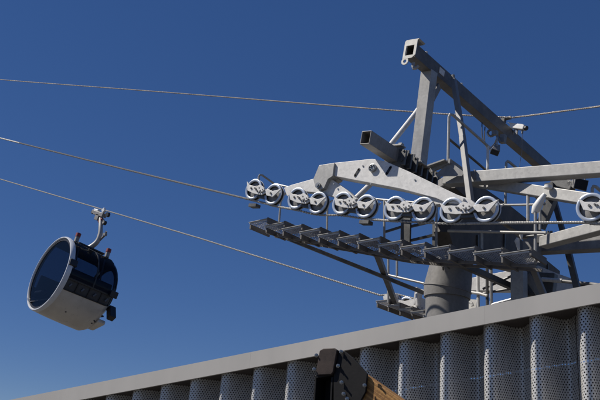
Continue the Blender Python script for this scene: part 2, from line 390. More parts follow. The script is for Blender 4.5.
# ---- sheaves
RS = Matrix.Rotation(SL, 4, 'Y')
def make_sheave():
    m = MB(); Y = Vector((0, 1, 0)); O = Vector((0, 0, 0))
    for s in (-1, 1):
        m.lathe(O, Y * s, [(.032, .192), (.046, .184), (.060, .190), (.067, .204), (.068, .224), (.060, .240), (.034, .242), (.030, .215)], 48, closed=True)
    m.lathe(O, Y, [(-.075, .03), (-.075, .055), (.075, .055), (.075, .03)], 20, closed=True)
    bmesh.ops.recalc_face_normals(m.bm, faces=m.bm.faces); me = bpy.data.meshes.new('sheave'); m.bm.to_mesh(me); me.materials.append(ALU)
    m = MB(); m.lathe(O, Y, [(-.031, .19), (-.031, .232), (-.012, .222), (.012, .222), (.031, .232), (.031, .19)], 48, closed=True)
    bmesh.ops.recalc_face_normals(m.bm, faces=m.bm.faces); me2 = bpy.data.meshes.new('liner'); m.bm.to_mesh(me2); me2.materials.append(RUBBER)
    m = MB(); m.lathe(O, Y, [(.0, .188), (-.02, .06), (.0, .06), (.02, .188)], 48, closed=True)
    bmesh.ops.recalc_face_normals(m.bm, faces=m.bm.faces); me3 = bpy.data.meshes.new('web'); m.bm.to_mesh(me3); me3.materials.append(GALVD)
    for q in (me, me2, me3):
        for p in q.polygons: p.use_smooth = True
    return me, me2, me3
SME, LME, WME = make_sheave()
def sheave(loc):
    o = bpy.data.objects.new('sheave', SME); COL.objects.link(o); o.parent = T
    o.location = loc - Vector(T['_w']); o.rotation_euler = (0, SL + random.random() * 6, 0)
    md = o.modifiers.new('e', 'EDGE_SPLIT'); md.split_angle = math.radians(35)
    for nm, dm in (('liner', LME), ('web', WME)):
        t = bpy.data.objects.new(nm, dm); COL.objects.link(t); t.parent = o
        md = t.modifiers.new('e', 'EDGE_SPLIT'); md.split_angle = math.radians(35)
PLATE = [(-.56, .15), (-.43, .07), (-.30, .075), (-.2, .06), (-.07, .14), (.06, .10), (.12, .05), (.2, .085), (.36, .065), (.59, .17), (.42, -.075), (.22, -.08), (.16, -.02), (.06, -.10), (-.2, -.115), (-.43, -.08)]
def pair(p1, p2, up=1):
    mid = (p1 + p2) / 2; dx = (p2 - p1).normalized(); dz = YT.cross(dx) * -1 * up; k = (p2 - p1).length / .66
    if dz.z * up < 0: dz = -dz
    for s, th_ in ((-1, .03), (1, .03)):
        m = MB(); m.prism([mid + YT * (s * .095) + dx * x * k + dz * z * .88 for x, z in PLATE], YT * s * th_)
        o = m.build('side_plate', WHITE, T, bevel=.004)
        if s == -1:
            m = MB()
            for x, z in ((-.33 * k, 0), (.33 * k, 0)): m.lathe(mid + YT * -.125 + dx * x + dz * z, -YT, [(0, .022), (.02, .022)], 8)
            for x, z in ((-.16, .01), (-.1, -.03), (-.06, .05), (0, .0), (-.02, -.045), (.06, .03), (.045, -.03), (-.2, .02), (.1, .01)):
                m.lathe(mid + YT * -.125 + dx * x + dz * z, -YT, [(0, .017), (.028, .017)], 6)
            sub(m.build('bolt', DARK, T), o)
            m = MB(); m.prism([mid + YT * -.13 + dx * x + dz * z for x, z in ((-.14, .08), (-.07, .125), (.05, .09), (.12, .03), (.05, -.03), (-.08, .0))], -YT * .018)
            sub(m.build('cover_plate', WHITE, T, bevel=.003), o)
    m = MB(); m.box(mid - dz * .12, .3, .13, .06, X=dx, Z=dz); m.box(mid - dz * .03, .34, .15, .07, X=dx, Z=dz)
    m.build('spacer_block', DARK, T)
pix = [(255, 190), (274.5, 195), (298, 199), (319, 203.5), (343.5, 204), (367, 207), (396, 209), (424, 210), (453, 211), (487, 210), (592, 208), (629, 209)]
cs = [P(a, b, 0) for a, b in pix]
for c in cs: sheave(c)
for k in range(0, 12, 2): pair(cs[k], cs[k + 1])
# far wheels: the rope runs over them
far0 = [(394, 303), (407, 306.5), (420, 310), (433, 313.5), (446, 317), (459, 320)]
fc = [P(a, b, 5) for a, b in far0]
for c in fc: sheave(c)
for k in range(0, 6, 2): pair(fc[k], fc[k + 1])
m = MB(); m.box(P(388, 299, 4.9), .18, .12, .22); m.box(P(395, 296.5, 4.9), .14, .2, .14); m.box(P(418, 297, 4.85), .05, .3, .45)
m.prism([P(a, b, 4.86) for a, b in ((383, 296), (391, 298), (405, 301), (419, 297.5), (430, 300), (432, 312), (400, 306), (384, 301.5))], YT * .04)
m.build('guide_plate', WHITE, T)
# rope catchers under the near rope
m = MB()
for px, py in ((254.5, 206), (366, 222.8)):
    m.box(P(px, py, 0), .22, .16, .07)
m.build('rope_catcher', DARK, T)

# ---- near catwalk: level grating treads stepping down a sloping pair of stringers
treads = [(249.5, 223.7), (265.5, 226), (284, 231), (303, 235), (323, 238), (344, 241.5), (366, 245), (388, 247.5), (411, 250), (434, 252.5), (458, 254), (482, 255), (507, 256)]
Hx = Vector((1, 0, 0))
TE = [LOC(P(a, b, .18)) for a, b in ((249.5, 223.7), (265, 227), (284, 230.5), (303, 234), (323, 237.5), (342, 240.5), (364, 244), (386, 247), (411, 250), (434, 252), (458, 253.5), (482, 254.5), (507, 256), (530, 257.5))]
def tz(x):
    if x >= TE[-1].x: return TE[-1].z
    for a, b in zip(TE, TE[1:]):
        if x <= b.x: return a.z + (b.z - a.z) * (x - a.x) / (b.x - a.x)
# curve of the walk (local x -> z) read at the inner lower edge
ce = [LOC(P(a, b, .85)) for a, b in ((262, 233), (273.5, 236.5), (335, 248), (382, 257), (410, 262.5), (455, 266.5), (500, 268), (538, 270))]
def cz(x):
    if x <= ce[0].x: return ce[0].z + (x - ce[0].x) * -.2
    for a, b in zip(ce, ce[1:]):
        if x <= b.x: return a.z + (b.z - a.z) * (x - a.x) / (b.x - a.x)
    return ce[-1].z
xa, xb = TE[0].x, ce[-1].x + .1
NT = 13; ws = (xb - xa) / NT
def tread(x0, x1, y0, y1, zf, name='tread', raise_=.14):
    a = W(x0, y0, zf(x0)); L_ = (x1 - x0) * 1.06
    tilt = Vector((1, 0, .02)).normalized()
    m = MB(); wv_ = y1 - y0; up = Vector((0, 0, 1))
    for yy in (0, wv_): m.beam(a + YT * yy, a + YT * yy + tilt * L_, .012, .03, up=up)
    for k in range(1, 12): m.beam(a + tilt * (L_ * k / 12), a + tilt * (L_ * k / 12) + YT * wv_, .004, .014, up=up)
    for k in range(1, 10): m.beam(a + YT * wv_ * k / 10, a + YT * wv_ * k / 10 + tilt * L_, .004, .006, up=up)
    tr = m.build(name, GRATE, T)
    m = MB(); m.beam(a + tilt * L_ - up * .012 - YT * .01, a + tilt * L_ + YT * (wv_ + .01) - up * .012, .035, .13, up=up)
    m.beam(a - up * .075 + tilt * .03, a + YT * (wv_ + .01) - up * .075 + tilt * .03, .035, .11, up=up)
    sub(m.build('side_angle', STRW, T), tr)
    m = MB(); m.beam(a - YT * .02 + up * .022, a - YT * .02 + tilt * L_ + up * .022, .03, .012, up=up)
    sub(m.build('nosing', GALV, T), tr)
for k in range(NT): tread(xa + ws * k, xa + ws * (k + 1), .18, .84, tz)
# stringers and cross bearers
for yy in (.5, .78):
    m = MB(); seg = [W(xa + .3 + (xb - xa - .3) * k / 24, yy, min(cz(xa + .3 + (xb - xa - .3) * k / 24), tz(xa + .3 + (xb - xa - .3) * k / 24) - .08)) for k in range(25)]
    for a, b in zip(seg, seg[1:]): m.beam(a, b + (b - a) * .02, .05, .05)
    m.build('stringer', STRW, T)
# handrails of the near walk
def rail(pts, r=.024, mt=GALV, name='handrail', n=8):
    m = MB(); m.tube(pts, r, n); return m.build(name, mt, T, smooth=True)
yr = .9
top = [P(a, b, yr) for a, b in ((275.5, 184), (300, 189.5), (330, 193.5), (355, 196.3), (385, 200), (435, 203.5), (500, 205), (543, 204.5))]
rail(cr_curve(top, 6))
rail([P(258.5, 192, .3), P(258.7, 177, .3), P(259.8, 174.8, .3), P(262, 175, .36), P(276, 185, .9)])
rail([P(448, 231, .55), P(480, 231.8, .55), P(546, 233, .55)], .028)
for a, b, y in (((281.5, 190), (279, 224), yr), ((327.5, 195), (327, 236), yr), ((384.3, 200), (384.3, 243), yr), ((436.5, 204), (436.3, 258), yr), ((482, 232), (482, 250), .55), ((535.5, 204), (535.3, 264), .6), ((540, 204), (540, 230), yr)):
    rail([P(*a, y), P(*b, y)], .024 if y != .6 else .03, name='rail_post')
rail([P(528, 221, .9), P(528, 194.5, .9), P(529.2, 192.3, .9), P(531, 192.6, .98), P(544.5, 204, 1.7)], .03)
rail([P(592, 200, .9), P(592.3, 188.5, .9), P(593.6, 186.3, .9), P(596, 186.8, .98), P(610, 199, 1.7)], .03)
m = MB()                                            # ladder beside the walk
m.beam(P(406.5, 216, 1.15), P(405, 258, 1.15), .22, .06, up=YT)
for y0 in (228, 242): m.beam(P(385, y0 + 4, 1.0), P(401, y0 - 1, 1.2), .05, .05); m.beam(P(411, y0 - 1.5, 1.2), P(434, y0 - 7, 1.35), .05, .05)
m.beam(P(434.5, 222, 1.3), P(434, 256, 1.3), .06, .06)
m.build('access_ladder', DARK, T)
m = MB(); m.beam(P(431, 168, .6), P(448, 162, .6), .3, .03); m.beam(P(449, 161, .55), P(466, 173, 1.3), .04, .10); m.beam(P(431, 170.5, .6), P(448, 162.5, .6), .04, .09)
m.prism([P(a, b, .6) for a, b in ((433, 177), (449, 162), (452, 163), (464, 172), (462, 176), (446, 176))], YT * .02)
m.build('junction_plate', GALVD, T)

# rails over the cross arm
rail([P(448, 162, .8), P(449, 117, .8), P(450, 114.3, .8), P(453, 115, .88), P(490, 148, 2.4)], .03)
rail([P(449, 139, .8), P(487, 171, 2.4)], .026, DARK)
rail([P(488, 146, 2.3), P(487.7, 173, 2.3)], .032, WHITE, name='rail_post')
rail([P(506, 174, 1.8), P(506.3, 162.3, 1.8), P(507.5, 161, 1.8), P(510, 162.5, 1.86), P(521, 172, 2.3)], .028)
rail([P(505.5, 190, 1.9), P(505.5, 206, 1.9)], .028, name='rail_post')

# big box beams of the downhill half
m = MB(); m.beam(P(446, 180.5, 1.0), P(625, 167.5, .75), .24, .23); bA = m.build('support_beam', GALV, T, bevel=.012)
m = MB(); m.beam(P(441.5, 186, 1.15), P(452, 179.5, 1.0), .2, .2); sub(m.build('beam_nose', GALVD, T, bevel=.02), bA)
m = MB(); m.lathe(P(484, 174, .86), -YT, [(0, .06), (.02, .06), (.02, .03), (.03, .03)], 16); m.beam(P(476, 171, .85), P(476, 180, .85), .02, .16, up=YT)
sub(m.build('shadow_mark', GALVD, T), bA)  # darker disc and strip added in place of shadows cast on the beam

m = MB(); m.beam(P(470, 181, 1.5), P(600, 201.5, .45), .22, .20); m.build('support_beam', GALV, T, bevel=.012)
m = MB(); m.beam(P(543, 243, .9), P(612, 224.5, .3), .20, .19); m.build('support_beam', GALV, T, bevel=.012)
m = MB(); m.beam(P(530, 246.5, 1.9), P(622, 241.5, 1.7), .26, .30); m.build('support_beam', GALVD, T, bevel=.012)
m = MB(); m.beam(P(532, 240, 1.5), P(532, 259, 1.5), .3, .2, up=YT); m.build('bearing_block', GALVD, T, bevel=.02)
m = MB(); m.beam(P(550, 184, 1.9), P(551.5, 199, 1.9), .16, .16, up=YT); m.beam(P(555, 193, 2.0), P(540, 228, 2.0), .16, .16, up=YT); m.build('raking_strut', DARK, T)
m = MB(); m.beam(P(553, 196, 2.3), P(564, 236, 2.3), .09, .1, up=YT); m.beam(P(564, 234, 2.3), P(580, 300, 2.3), .11, .11, up=YT); m.build('raking_strut', DARK, T)
m = MB(); m.tube([P(545, 194, .62), P(541, 200, .62), P(536.5, 208, .62), P(533.5, 214, .62)], [.04, .065, .085, .045], 14)
m.tube([P(548, 188.5, .6), P(548.3, 185.5, .6)], .07, 12)
m.build('hydraulic_damper', CAMW, T, smooth=True)
m = MB(); m.tube([P(518, 238, 1.0), P(517, 241, 1.0), P(519, 250, 1.0)], [.03, .05, .02], 8); m.tube([P(521, 235, 1.0), P(521.5, 240, 1.0)], [.04, .01], 8)
m.build('grease_fitting', WHITE, T)
m = MB()
for k in range(5): m.tube([P(545 + k * 1.6, 231 + (k % 2) * 1.5, 1.0 - .05 * k), P(546 + k * 1.2, 243, 1.0 - .05 * k)], .022, 6)
m.box(P(547, 241, 1.0), .3, .2, .12); m.tube([P(523, 236.5, 1.2), P(548, 235, 1.1)], .025, 8)
m.build('clevis', DARK, T)
# short support column seen above the roof edge
m = MB(); a = P(519, 271, 2.2); m.beam(Vector((a.x - .12, a.y, 0)), a, .26, .22, up=YT); m.build('support_column', GALV, T, bevel=.01)
m = MB(); a = P(527, 276, 2.5); m.beam(a, P(541, 296, 2.6), .16, .14); m.beam(P(533, 268, 1.0), P(546, 300, 1.4), .10, .10, up=YT)
m.build('bearer_strut', GALVD, T, bevel=.006)
m = MB(); m.box(P(536, 285, 3.0), .8, .2, .5); m.build('gear_block', DARK, T, bevel=.02)
# stays below the walk
def stay(a, ya, b, yb, w=.10, mt=DARK):
    m = MB(); m.beam(P(*a, ya), P(*b, yb), w, w * .8); m.build('stay', mt, T, bevel=.006)
stay((281, 236), .8, (424, 293), 2.4)
stay((377, 254), .8, (396.5, 306), 4.6, .12, DARK)
stay((456, 262), .8, (541, 300), 3.4, .14)
# far walk with its handrail
fe = [LOC(P(a, b, 4.35)) for a, b in ((382, 302), (400, 308.5), (430, 316), (470, 322), (540, 330))]
def fz(x):
    for a, b in zip(fe, fe[1:]):
        if x <= b.x: return a.z + (b.z - a.z) * (x - a.x) / (b.x - a.x)
    return fe[-1].z
fx0, fx1 = fe[0].x, fe[-1].x; n_f = 12
for k in range(n_f): tread(fx0 + (fx1 - fx0) * k / n_f, fx0 + (fx1 - fx0) * (k + 1) / n_f, 4.1, 4.7, lambda x: fz(x) - .06)
m = MB(); seg = [W(fx0 + (fx1 - fx0) * k / 12, 4.75, fz(fx0 + (fx1 - fx0) * k / 12) - .05) for k in range(13)]
for a, b in zip(seg, seg[1:]): m.beam(a, b, .06, .14)
m.build('stringer', DARK, T)
yf = 4.05
rail([P(388.3, 252, yf), P(388.3, 303, yf)], .03, name='rail_post'); rail([P(397, 250, yf), P(397, 277, yf)], .03, name='rail_post')
rail([P(387, 274.8, yf), P(424, 283.5, yf)], .03)
rail([P(417.5, 306, 4.3), P(417.5, 294, 4.3), P(420, 291, 4.3), P(424, 292, 4.3)], .05, WHITE)
for px, y0, y1, mt in ((478, 270, 312, WHITE), (487, 268, 312, DARK), (491, 268, 309, GALV)): rail([P(px, y0, 4.1), P(px + .3, y1, 4.1)], .038, mt, name='rail_post')
rail([P(463, 291.5, 4.05), P(479, 293.5, 4.05), P(487, 296, 4.05)], .035, WHITE)
rail([P(479, 294, 4.15), P(515, 288, 4.15)], .03, DARK); rail([P(491, 305, 4.1), P(515, 298.5, 4.1)], .035, WHITE)
rail([P(483, 289, 4.2), P(514, 275, 4.2)], .03, DARK)
m = MB(); m.tube([P(466 + 3 * math.cos(a / 2) * 2.2, 306 - 5 * math.sin(a / 2), 4.1) for a in range(0, 7)], .04, 8); m.box(P(470, 306, 4.3), .35, .1, .3)
m.build('cable_box', WHITE, T)
rail([P(542, 279.3, 2.8), P(562, 281, 2.8)], .045, WHITE); rail([P(560, 281, 2.8), P(620, 287, 2.8)], .035, GALVD)
m = MB()
for px in (582, 588.5): m.beam(P(px, 283, 2.9), P(px + 1, 300, 2.9), .12, .1, up=YT)
m.build('bearer_strut', DARK, T)
# loops of wiring under the lifting beam
def wire(pts, r=.013):
    m = MB(); m.tube(cr_curve(pts, 6), r, 6); m.build('wiring', RUBBER, T, smooth=True)
wire([P(482, 122, 3.6), P(482.5, 138, 3.3), P(487, 147, 3.0), P(492, 150, 2.9), P(497, 146, 2.9)])
wire([P(485, 127, 3.6), P(484.5, 140, 3.2), P(488, 149, 2.8), P(495, 143, 3.2), P(499, 137, 3.4)])
m = MB()
m.tube([P(491 + 3.2 * math.cos(a * .55), 133 + 3.2 * math.sin(a * .55), 3.5) for a in range(10)], .03, 6)
m.box(P(495, 133, 3.5), .12, .1, .1); m.tube([P(497, 136, 3.4), P(500, 142, 3.3)], .03, 6); m.box(P(503, 139, 3.5), .12, .12, .2)
m.build('conduit_clamp', GALVD, T)

# ------------------------------------------------------------------ ropes
rp = [(-36, 6.35)]
nr = [LOC(P(0, 138, 0)), LOC(P(125, 169.3, 0))]
rope_pts = []
ext = nr[0] + (nr[0] - nr[1]) * 1.6
rope_pts = [ext, nr[0], nr[1]]
for c in cs:
    l = LOC(c); rope_pts.append(Vector((l.x, 0, l.z - .243)))
rope_pts.append(Vector((9.0, 0, rope_pts[-1].z + .1)))
def dens(a, step=.035):
    out = []
    for p, q in zip(a, a[1:]):
        n = max(1, int((q - p).length / step))
        out += [p.lerp(q, k / n) for k in range(n)]
    return out + [a[-1]]
sm = [ext] + cr_curve(rope_pts[1:], 8)
m = MB(); pw = dens([W(*p) for p in sm], .04); m.tube(pw, .026, 12, star=.012, twist=30)
tag(m.build('haul_rope', ROPE, None, origin=None), 'twisted steel haul rope running under the large front row of sheave wheels', 'cable', 'haul ropes of the gondola line')
far = [LOC(P(0, 179, 5)), LOC(P(200, 238.4, 5)), LOC(P(380, 295.3, 5))]
fr = [far[0] + (far[0] - far[1]) * 1.2] + far + [Vector((LOC(c).x, 5, LOC(c).z + .243)) for c in fc] + [Vector((9, 5, LOC(fc[-1]).z + .1))]
m = MB(); pw = dens([W(*p) for p in fr], .06); m.tube(pw, .027, 12, star=.012, twist=30)
tag(m.build('haul_rope', ROPE), 'twisted steel haul rope that carries the gondola, lower of the two thick ropes', 'cable', 'haul ropes of the gondola line')
# communication cable over the lifting beam
ya = onbeam(506)
cpts = []
A0 = P(-60, 73, ya); A1 = P(0, 79.5, ya); A2 = P(150, 91, ya); A3 = P(300, 103, ya); A4 = P(420, 112.3, ya); A5 = P(503, 117.2, ya - .05); A6 = P(520, 116.6, ya); A7 = P(560, 111.5, ya - .3); A8 = P(600, 106.3, ya - .6); A9 = P(660, 98, ya - 1)
m = MB(); m.tube(dens(cr_curve([A0, A1, A2, A3, A4, A5, A6, A7, A8, A9], 10), .05), .024, 10, star=.05, twist=24)
tag(m.build('signal_cable', ROPE2), 'thin brownish cable crossing the sky and clamped to the lifting beam', 'cable')
m = MB(); m.tube([P(504, 119, ya), P(511, 117.5, ya)], .05, 8); m.box(P(503.5, 120.5, ya), .1, .12, .1); sub(m.build('cable_clamp', DARK, T), lf)

# ------------------------------------------------------------------ cctv camera and lamps
yc = onbeam(510) - .15; cc = P(518, 127, yc)
cx = (P(530, 129, yc - .1) - P(507, 126, yc + .1)).normalized()
S = thing('security_camera', 'white bullet security camera on the dark lifting beam, pointing right', 'camera', cc)
cu = cx.cross(Vector((0, 1, 0))).cross(cx).normalized() if False else ZT
m = MB(); m.beam(cc - cx * .24, cc + cx * .25, .15, .13, up=cu); m.build('housing', CAMW, S, bevel=.02)
m = MB(); m.beam(cc - cx * .30 + ZT * .065, cc + cx * .22 + ZT * .065, .15, .015, up=cu); m.build('sun_shield', CAMW, S)
m = MB(); m.tube([cc + cx * .24, cc + cx * .30], .06, 14); m.build('lens', BLACK, S)
m = MB(); m.beam(cc - ZT * .06 - cx * .02, cc - ZT * .22 - cx * .02, .05, .05, up=YT); m.tube([cc - ZT * .08 - cx * .1, cc - ZT * .25 - cx * .16], .02, 6)
m.tube([cc + cx * .17 - ZT * .06, cc + cx * .17 - ZT * .16], .025, 6); m.tube([cc + cx * .17 - ZT * .14, P(522, 150, yc), P(519, 170, yc)], .006, 5)
m.build('bracket', GALVD, S)
def flood(px, py, y, label, aim, k=1.):
    c = P(px, py, y); a = Vector(aim).normalized(); s_ = a.cross(Vector((0, 0, 1))).normalized(); u = s_.cross(a)
    o = thing('floodlight', label, 'lamp', c, 'work lamps on the lift tower')
    m = MB(); f = [c + s_ * i * .16 * k + u * j * .11 * k + a * .09 for i, j in ((-1, -1), (1, -1), (1, 1), (-1, 1))]; b = [c + s_ * i * .09 * k + u * j * .06 * k - a * .09 for i, j in ((-1, -1), (1, -1), (1, 1), (-1, 1))]
    m.hexa(b + f); m.build('lamp_housing', GALVD, o, bevel=.01)
    m = MB(); m.beam(c + a * .092, c + a * .10, .28 * k, .19 * k, up=u); m.build('lamp_glass', GLASS, o)
    m = MB(); m.beam(c - s_ * .18 * k, c - s_ * .18 * k + Vector((0, 0, .2)), .02, .03, up=YT); m.beam(c + s_ * .18 * k, c + s_ * .18 * k + Vector((0, 0, .2)), .02, .03, up=YT); m.beam(c - s_ * .19 * k + Vector((0, 0, .2)), c + s_ * .19 * k + Vector((0, 0, .2)), .03, .02)
    m.build('yoke', GALV, o); return o
flood(496, 149, 2.9, 'grey floodlight hanging by wires below the white security camera', (-.3, -.2, -1), .9)
flood(578, 184, 1.9, 'dark floodlight under the long horizontal box beam at right', (.9, -.5, -.45), 1.)
m = MB(); m.beam(P(553, 181, 2.0), P(574, 187, 1.9), .16, .2); m.tube([P(570, 182, 1.9), P(570.5, 187, 1.9)], .07, 12); m.build('lamp_arm', DARK, T, bevel=.02)

# ------------------------------------------------------------------ gondola
grip = P(100, 213.2, 5)
G = thing('gondola_cabin', 'round gondola cabin with tinted windows and beige underside hanging from the lower rope', 'gondola', grip)
RX = Matrix.Rotation(math.radians(-8.66), 3, 'Z') @ Matrix.Rotation(math.radians(-9.38), 3, 'X')
DROP = 2.936; RAD = 1.405; Y0, Y1 = -1.09, 1.06
def GP(x, y, z): return grip + RX @ Vector((x, y, z - 0.0))
def ang(a, r, y):                                  # the belly sags towards the far end
    t = max(0., min(1., (y - Y0) / (Y1 - Y0))); r = r * (1 + .14 * t ** .6 * max(0., -math.sin(a + .25)) ** 2)
    return GP(r * math.cos(a), y, -DROP + r * math.sin(a))
def rad_at(y):                                     # barrel: fullest at the near rim, rounded far end
    t = (y - Y0) / (Y1 - Y0)
    return RAD * (1 - .055 * t) * (1 - .22 * max(0, (t - .86) / .14) ** 2)
def shell(a0, a1, y0, y1, off, mt, name, par, n=36, ny=14, th_=.03):
    m = MB(); rows = []
    for j in range(ny + 1):
        y = y0 + (y1 - y0) * j / ny
        rows.append([[m.bm.verts.new(ang(math.radians(a0 + (a1 - a0) * k / n), rad_at(y) + off + d, y)) for k in range(n + 1)] for d in (0, -th_)])
    for A, B in zip(rows, rows[1:]):
        for k in range(n):
            m.face([A[0][k], A[0][k + 1], B[0][k + 1], B[0][k]]); m.face([A[1][k + 1], A[1][k], B[1][k], B[1][k + 1]])
        m.face([A[0][0], B[0][0], B[1][0], A[1][0]]); m.face([A[0][n], A[1][n], B[1][n], B[0][n]])
    for R_ in (rows[0], rows[-1]):
        for k in range(n): m.face([R_[0][k], R_[1][k], R_[1][k + 1], R_[0][k + 1]])
    return m.build(name, mt, par, smooth=True)
shell(-150, -30, Y0 + .04, Y1, 0, CABB, 'underbody', G)
shell(62, 118, Y0 + .04, Y1, .0, CABD, 'roof_panel', G)
for a0, a1 in ((-13, 62), (118, 193)):
    w = shell(a0, a1, Y0 + .06, Y1, -.012, GLASS2, 'side_window', G)
    mid_ = (a0 + a1) / 2
    f = shell(a0 - .5 if a0 < 90 else a1 - 1.2, a0 + 1.2 if a0 < 90 else a1 + .5, Y0 + .05, Y1, .012, BLACK, 'window_frame', G, n=3); sub(f, w)
shell(5, 175, Y1 - .08, Y1 - .01, .012, BLACK, 'end_frame', G, ny=2); shell(-13, 62, .02, .07, .004, BLACK, 'window_bar', G, ny=1, n=14)
v1 = shell(-30, -13, Y0 + .05, Y1 - .02, -.06, CABD, 'vent_recess', G, n=6)
for k in range(5):
    y = Y0 + .1 + k * (Y1 - Y0 - .2) / 4
    f = shell(-30, -13, y, y + .03, -.02, BLACK, 'vent_bar', G, n=6, ny=1)
for a in (-30.6, -13.6): shell(a, a + 1.2, Y0 + .05, Y1, .012, GALVD if a > -20 else BLACK, 'vent_bar', G, n=1)
for k in range(4):
    y = Y0 + .32 + k * (Y1 - Y0 - .2) / 4
    m = MB(); m.beam(ang(math.radians(-24), RAD - .06, y), ang(math.radians(-19), RAD - .06, y + .06), .07, .05); m.build('vent_latch', SEAT, G)
shell(193, 210, Y0 + .05, Y1, 0, CABD, 'vent_recess', G, n=6)
# end walls
def disc(y, r, mt, name, th_=.03, z0=-9, par=G):
    m = MB(); c = GP(0, y, -DROP); m.lathe(c, RX @ Vector((0, 1, 0)), [(0, .001), (0, r), (th_, r), (th_, .001)], 56); return m.build(name, mt, par, smooth=True)
axg = RX @ Vector((0, 1, 0))
face_ = disc(Y0 + .015, RAD - .05, GLASS, 'round_window')
m = MB(); c = GP(0, Y0, -DROP); m.lathe(c, axg, [(-.03, RAD - .05), (-.05, RAD - .03), (-.045, RAD + .0), (0, RAD + .025), (.08, RAD + .028), (.14, RAD + .01), (.14, RAD - .04), (.0, RAD - .06)], 72, closed=True)
m.build('rim', CABW, G, smooth=True)
disc(Y1 - .05, rad_at(Y1) - .01, GLASS2, 'round_window')
m = MB(); m.lathe(GP(0, Y1 - .03, -DROP), axg, [(-.06, rad_at(Y1) - .08), (-.06, rad_at(Y1) + .03), (.06, rad_at(Y1) + .0), (.06, rad_at(Y1) - .08)], 64, closed=True); m.build('rim', CABD, G, smooth=True)
# door split, middle bars on the big window
m = MB(); z = -DROP
m.beam(GP(-.02, Y0 - .0, z - RAD + .1), GP(-.02, Y0 - .0, z + RAD - .1), .03, .025, up=axg); m.bm.free()
m = MB(); m.lathe(GP(0, Y0 - .005, z), axg, [(0, RAD - .13), (0, RAD - .06), (.01, RAD - .06), (.01, RAD - .13)], 64, closed=True); sub(m.build('window_seal', BLACK, G), face_)
# hinges (black lugs on the rim) and the dark boxes
for a, y, s_ in ((9, Y0 + .12, .20), (-10, Y1 - .2, .22)):
    m = MB(); cpos = ang(math.radians(a), RAD + .03, y)
    m.box(cpos, .09, .3, .24, X=RX @ Vector((math.cos(math.radians(a)), 0, math.sin(math.radians(a)))), Y=axg, Z=RX @ Vector((-math.sin(math.radians(a)), 0, math.cos(math.radians(a)))))
    m.build('hinge_cover', BLACK, G, bevel=.02)
m = MB(); m.box(GP(1.02, Y1 + .12, -DROP - .80), .26, .26, .52, X=RX @ Vector((.85, 0, .5)), Y=axg, Z=RX @ Vector((-.5, 0, .85))); m.build('ski_rack', BLACK, G, bevel=.03)
m = MB(); m.box(GP(.45, Y1 - .04, -DROP - 1.24), .8, .30, .16, X=RX @ Vector((1, 0, .2)), Y=axg, Z=RX @ Vector((-.2, 0, 1))); m.build('step_lip', CABB, G, bevel=.05)
m = MB()
for a, y in ((-62, Y0 + .75), (-58, Y1 - .3), (-64, Y1 - .3), (-60, Y1 - .24)): m.lathe(ang(math.radians(a), rad_at(y) - .01, y), RX @ Vector((math.cos(math.radians(a)), 0, math.sin(math.radians(a)))), [(0, .03), (.02, .03)], 10)
m.build('drain_plug', CABD, G)
# interior
m = MB(); m.box(GP(0, -.05, -DROP - .98), 1.7, 1.9, .05, X=(1, 0, 0), Y=axg, Z=RX @ Vector((0, 0, 1))); m.build('floor_plate', CABD, G)
for s_ in (-1, 1):
    m = MB(); m.box(GP(.85 * s_, -.05, -DROP - .55), .45, 1.8, .1, X=(1, 0, 0), Y=axg, Z=RX @ Vector((0, 0, 1)))
    bk = m.build('bench', SEAT, G, bevel=.03)
    m = MB(); m.box(GP(1.12 * s_, -.05, -DROP - .15), .08, 1.8, .6, X=RX @ Vector((1, 0, .15 * s_)), Y=axg, Z=RX @ Vector((-.15 * s_, 0, 1))); sub(m.build('backrest', SEAT, G, bevel=.03), bk)
for y in (-.6, .5):
    m = MB(); m.tube([GP(.55, y, -DROP - .95), GP(.75, y, -DROP + .2), GP(.6, y, -DROP + 1.1)], .03, 8); m.build('grab_pole', GALVD, G, smooth=True)
# roof guides
for y in (-.72, .62):
    b0 = ang(math.radians(72), rad_at(y), y); b1 = b0 + RX @ Vector((0, 0, .20)); b2 = b1 + RX @ Vector((0, 0, .14))
    m = MB(); m.tube([b0, b1], .085, 12); gq = m.build('roof_buffer', GALVD, G, smooth=True)
    m = MB(); m.tube([b1, b2], .095, 12); sub(m.build('buffer_cap', RED, G, smooth=True), gq)
m = MB(); m.box(GP(.1, -.0, -DROP + RAD + .01), .35, 1.1, .05, X=(1, 0, 0), Y=axg, Z=RX @ Vector((0, 0, 1))); m.build('roof_bracket', BLACK, G)
# hanger and grip
hg = [GP(.02, -.12, -DROP + RAD), GP(.10, .02, -DROP + RAD + .08), GP(.30, .12, -DROP + RAD + .32), GP(.34, .12, -DROP + RAD + .62), GP(.26, .08, -DROP + RAD + .95), Vector(grip) + Vector((.1, .0, -.22))]
m = MB(); hc = cr_curve(hg, 8); m.tube(hc, [.105 - .03 * i_ / len(hc) for i_ in range(len(hc))], 14); m.build('hanger', GALV, G, smooth=True)
m = MB(); m.tube([hg[3] + Vector((.02, 0, -.25)), hg[3] + Vector((.3, .02, -.05)), hg[3] + Vector((.36, 0, .06))], .04, 8); m.box(hg[3] + Vector((.3, 0, -.05)), .14, .1, .1); m.build('hanger_step', GALVD, G)
RD = (P(104, 214.4, 5) - P(96, 212, 5)).normalized()
gu = Vector((0, 1, 0)).cross(RD); gu = gu if gu.z > 0 else -gu
m = MB(); m.box(grip - gu * .04 + RD * .02, .62, .2, .16, X=RD, Z=gu); m.box(grip - gu * .02 - RD * .38, .2, .14, .14, X=RD, Z=gu); m.box(grip - gu * .18, .24, .2, .24, X=RD, Z=gu)
gr = m.build('grip', GALVD, G, bevel=.015)
m = MB(); m.box(grip - RD * .26 + gu * .06, .3, .12, .1, X=RD, Z=gu); m.box(grip + RD * .18 + gu * .14, .16, .1, .16, X=(RD + gu).normalized(), Z=(gu - RD).normalized()); m.build('grip_jaw', CAMW, G, bevel=.02)
m = MB()
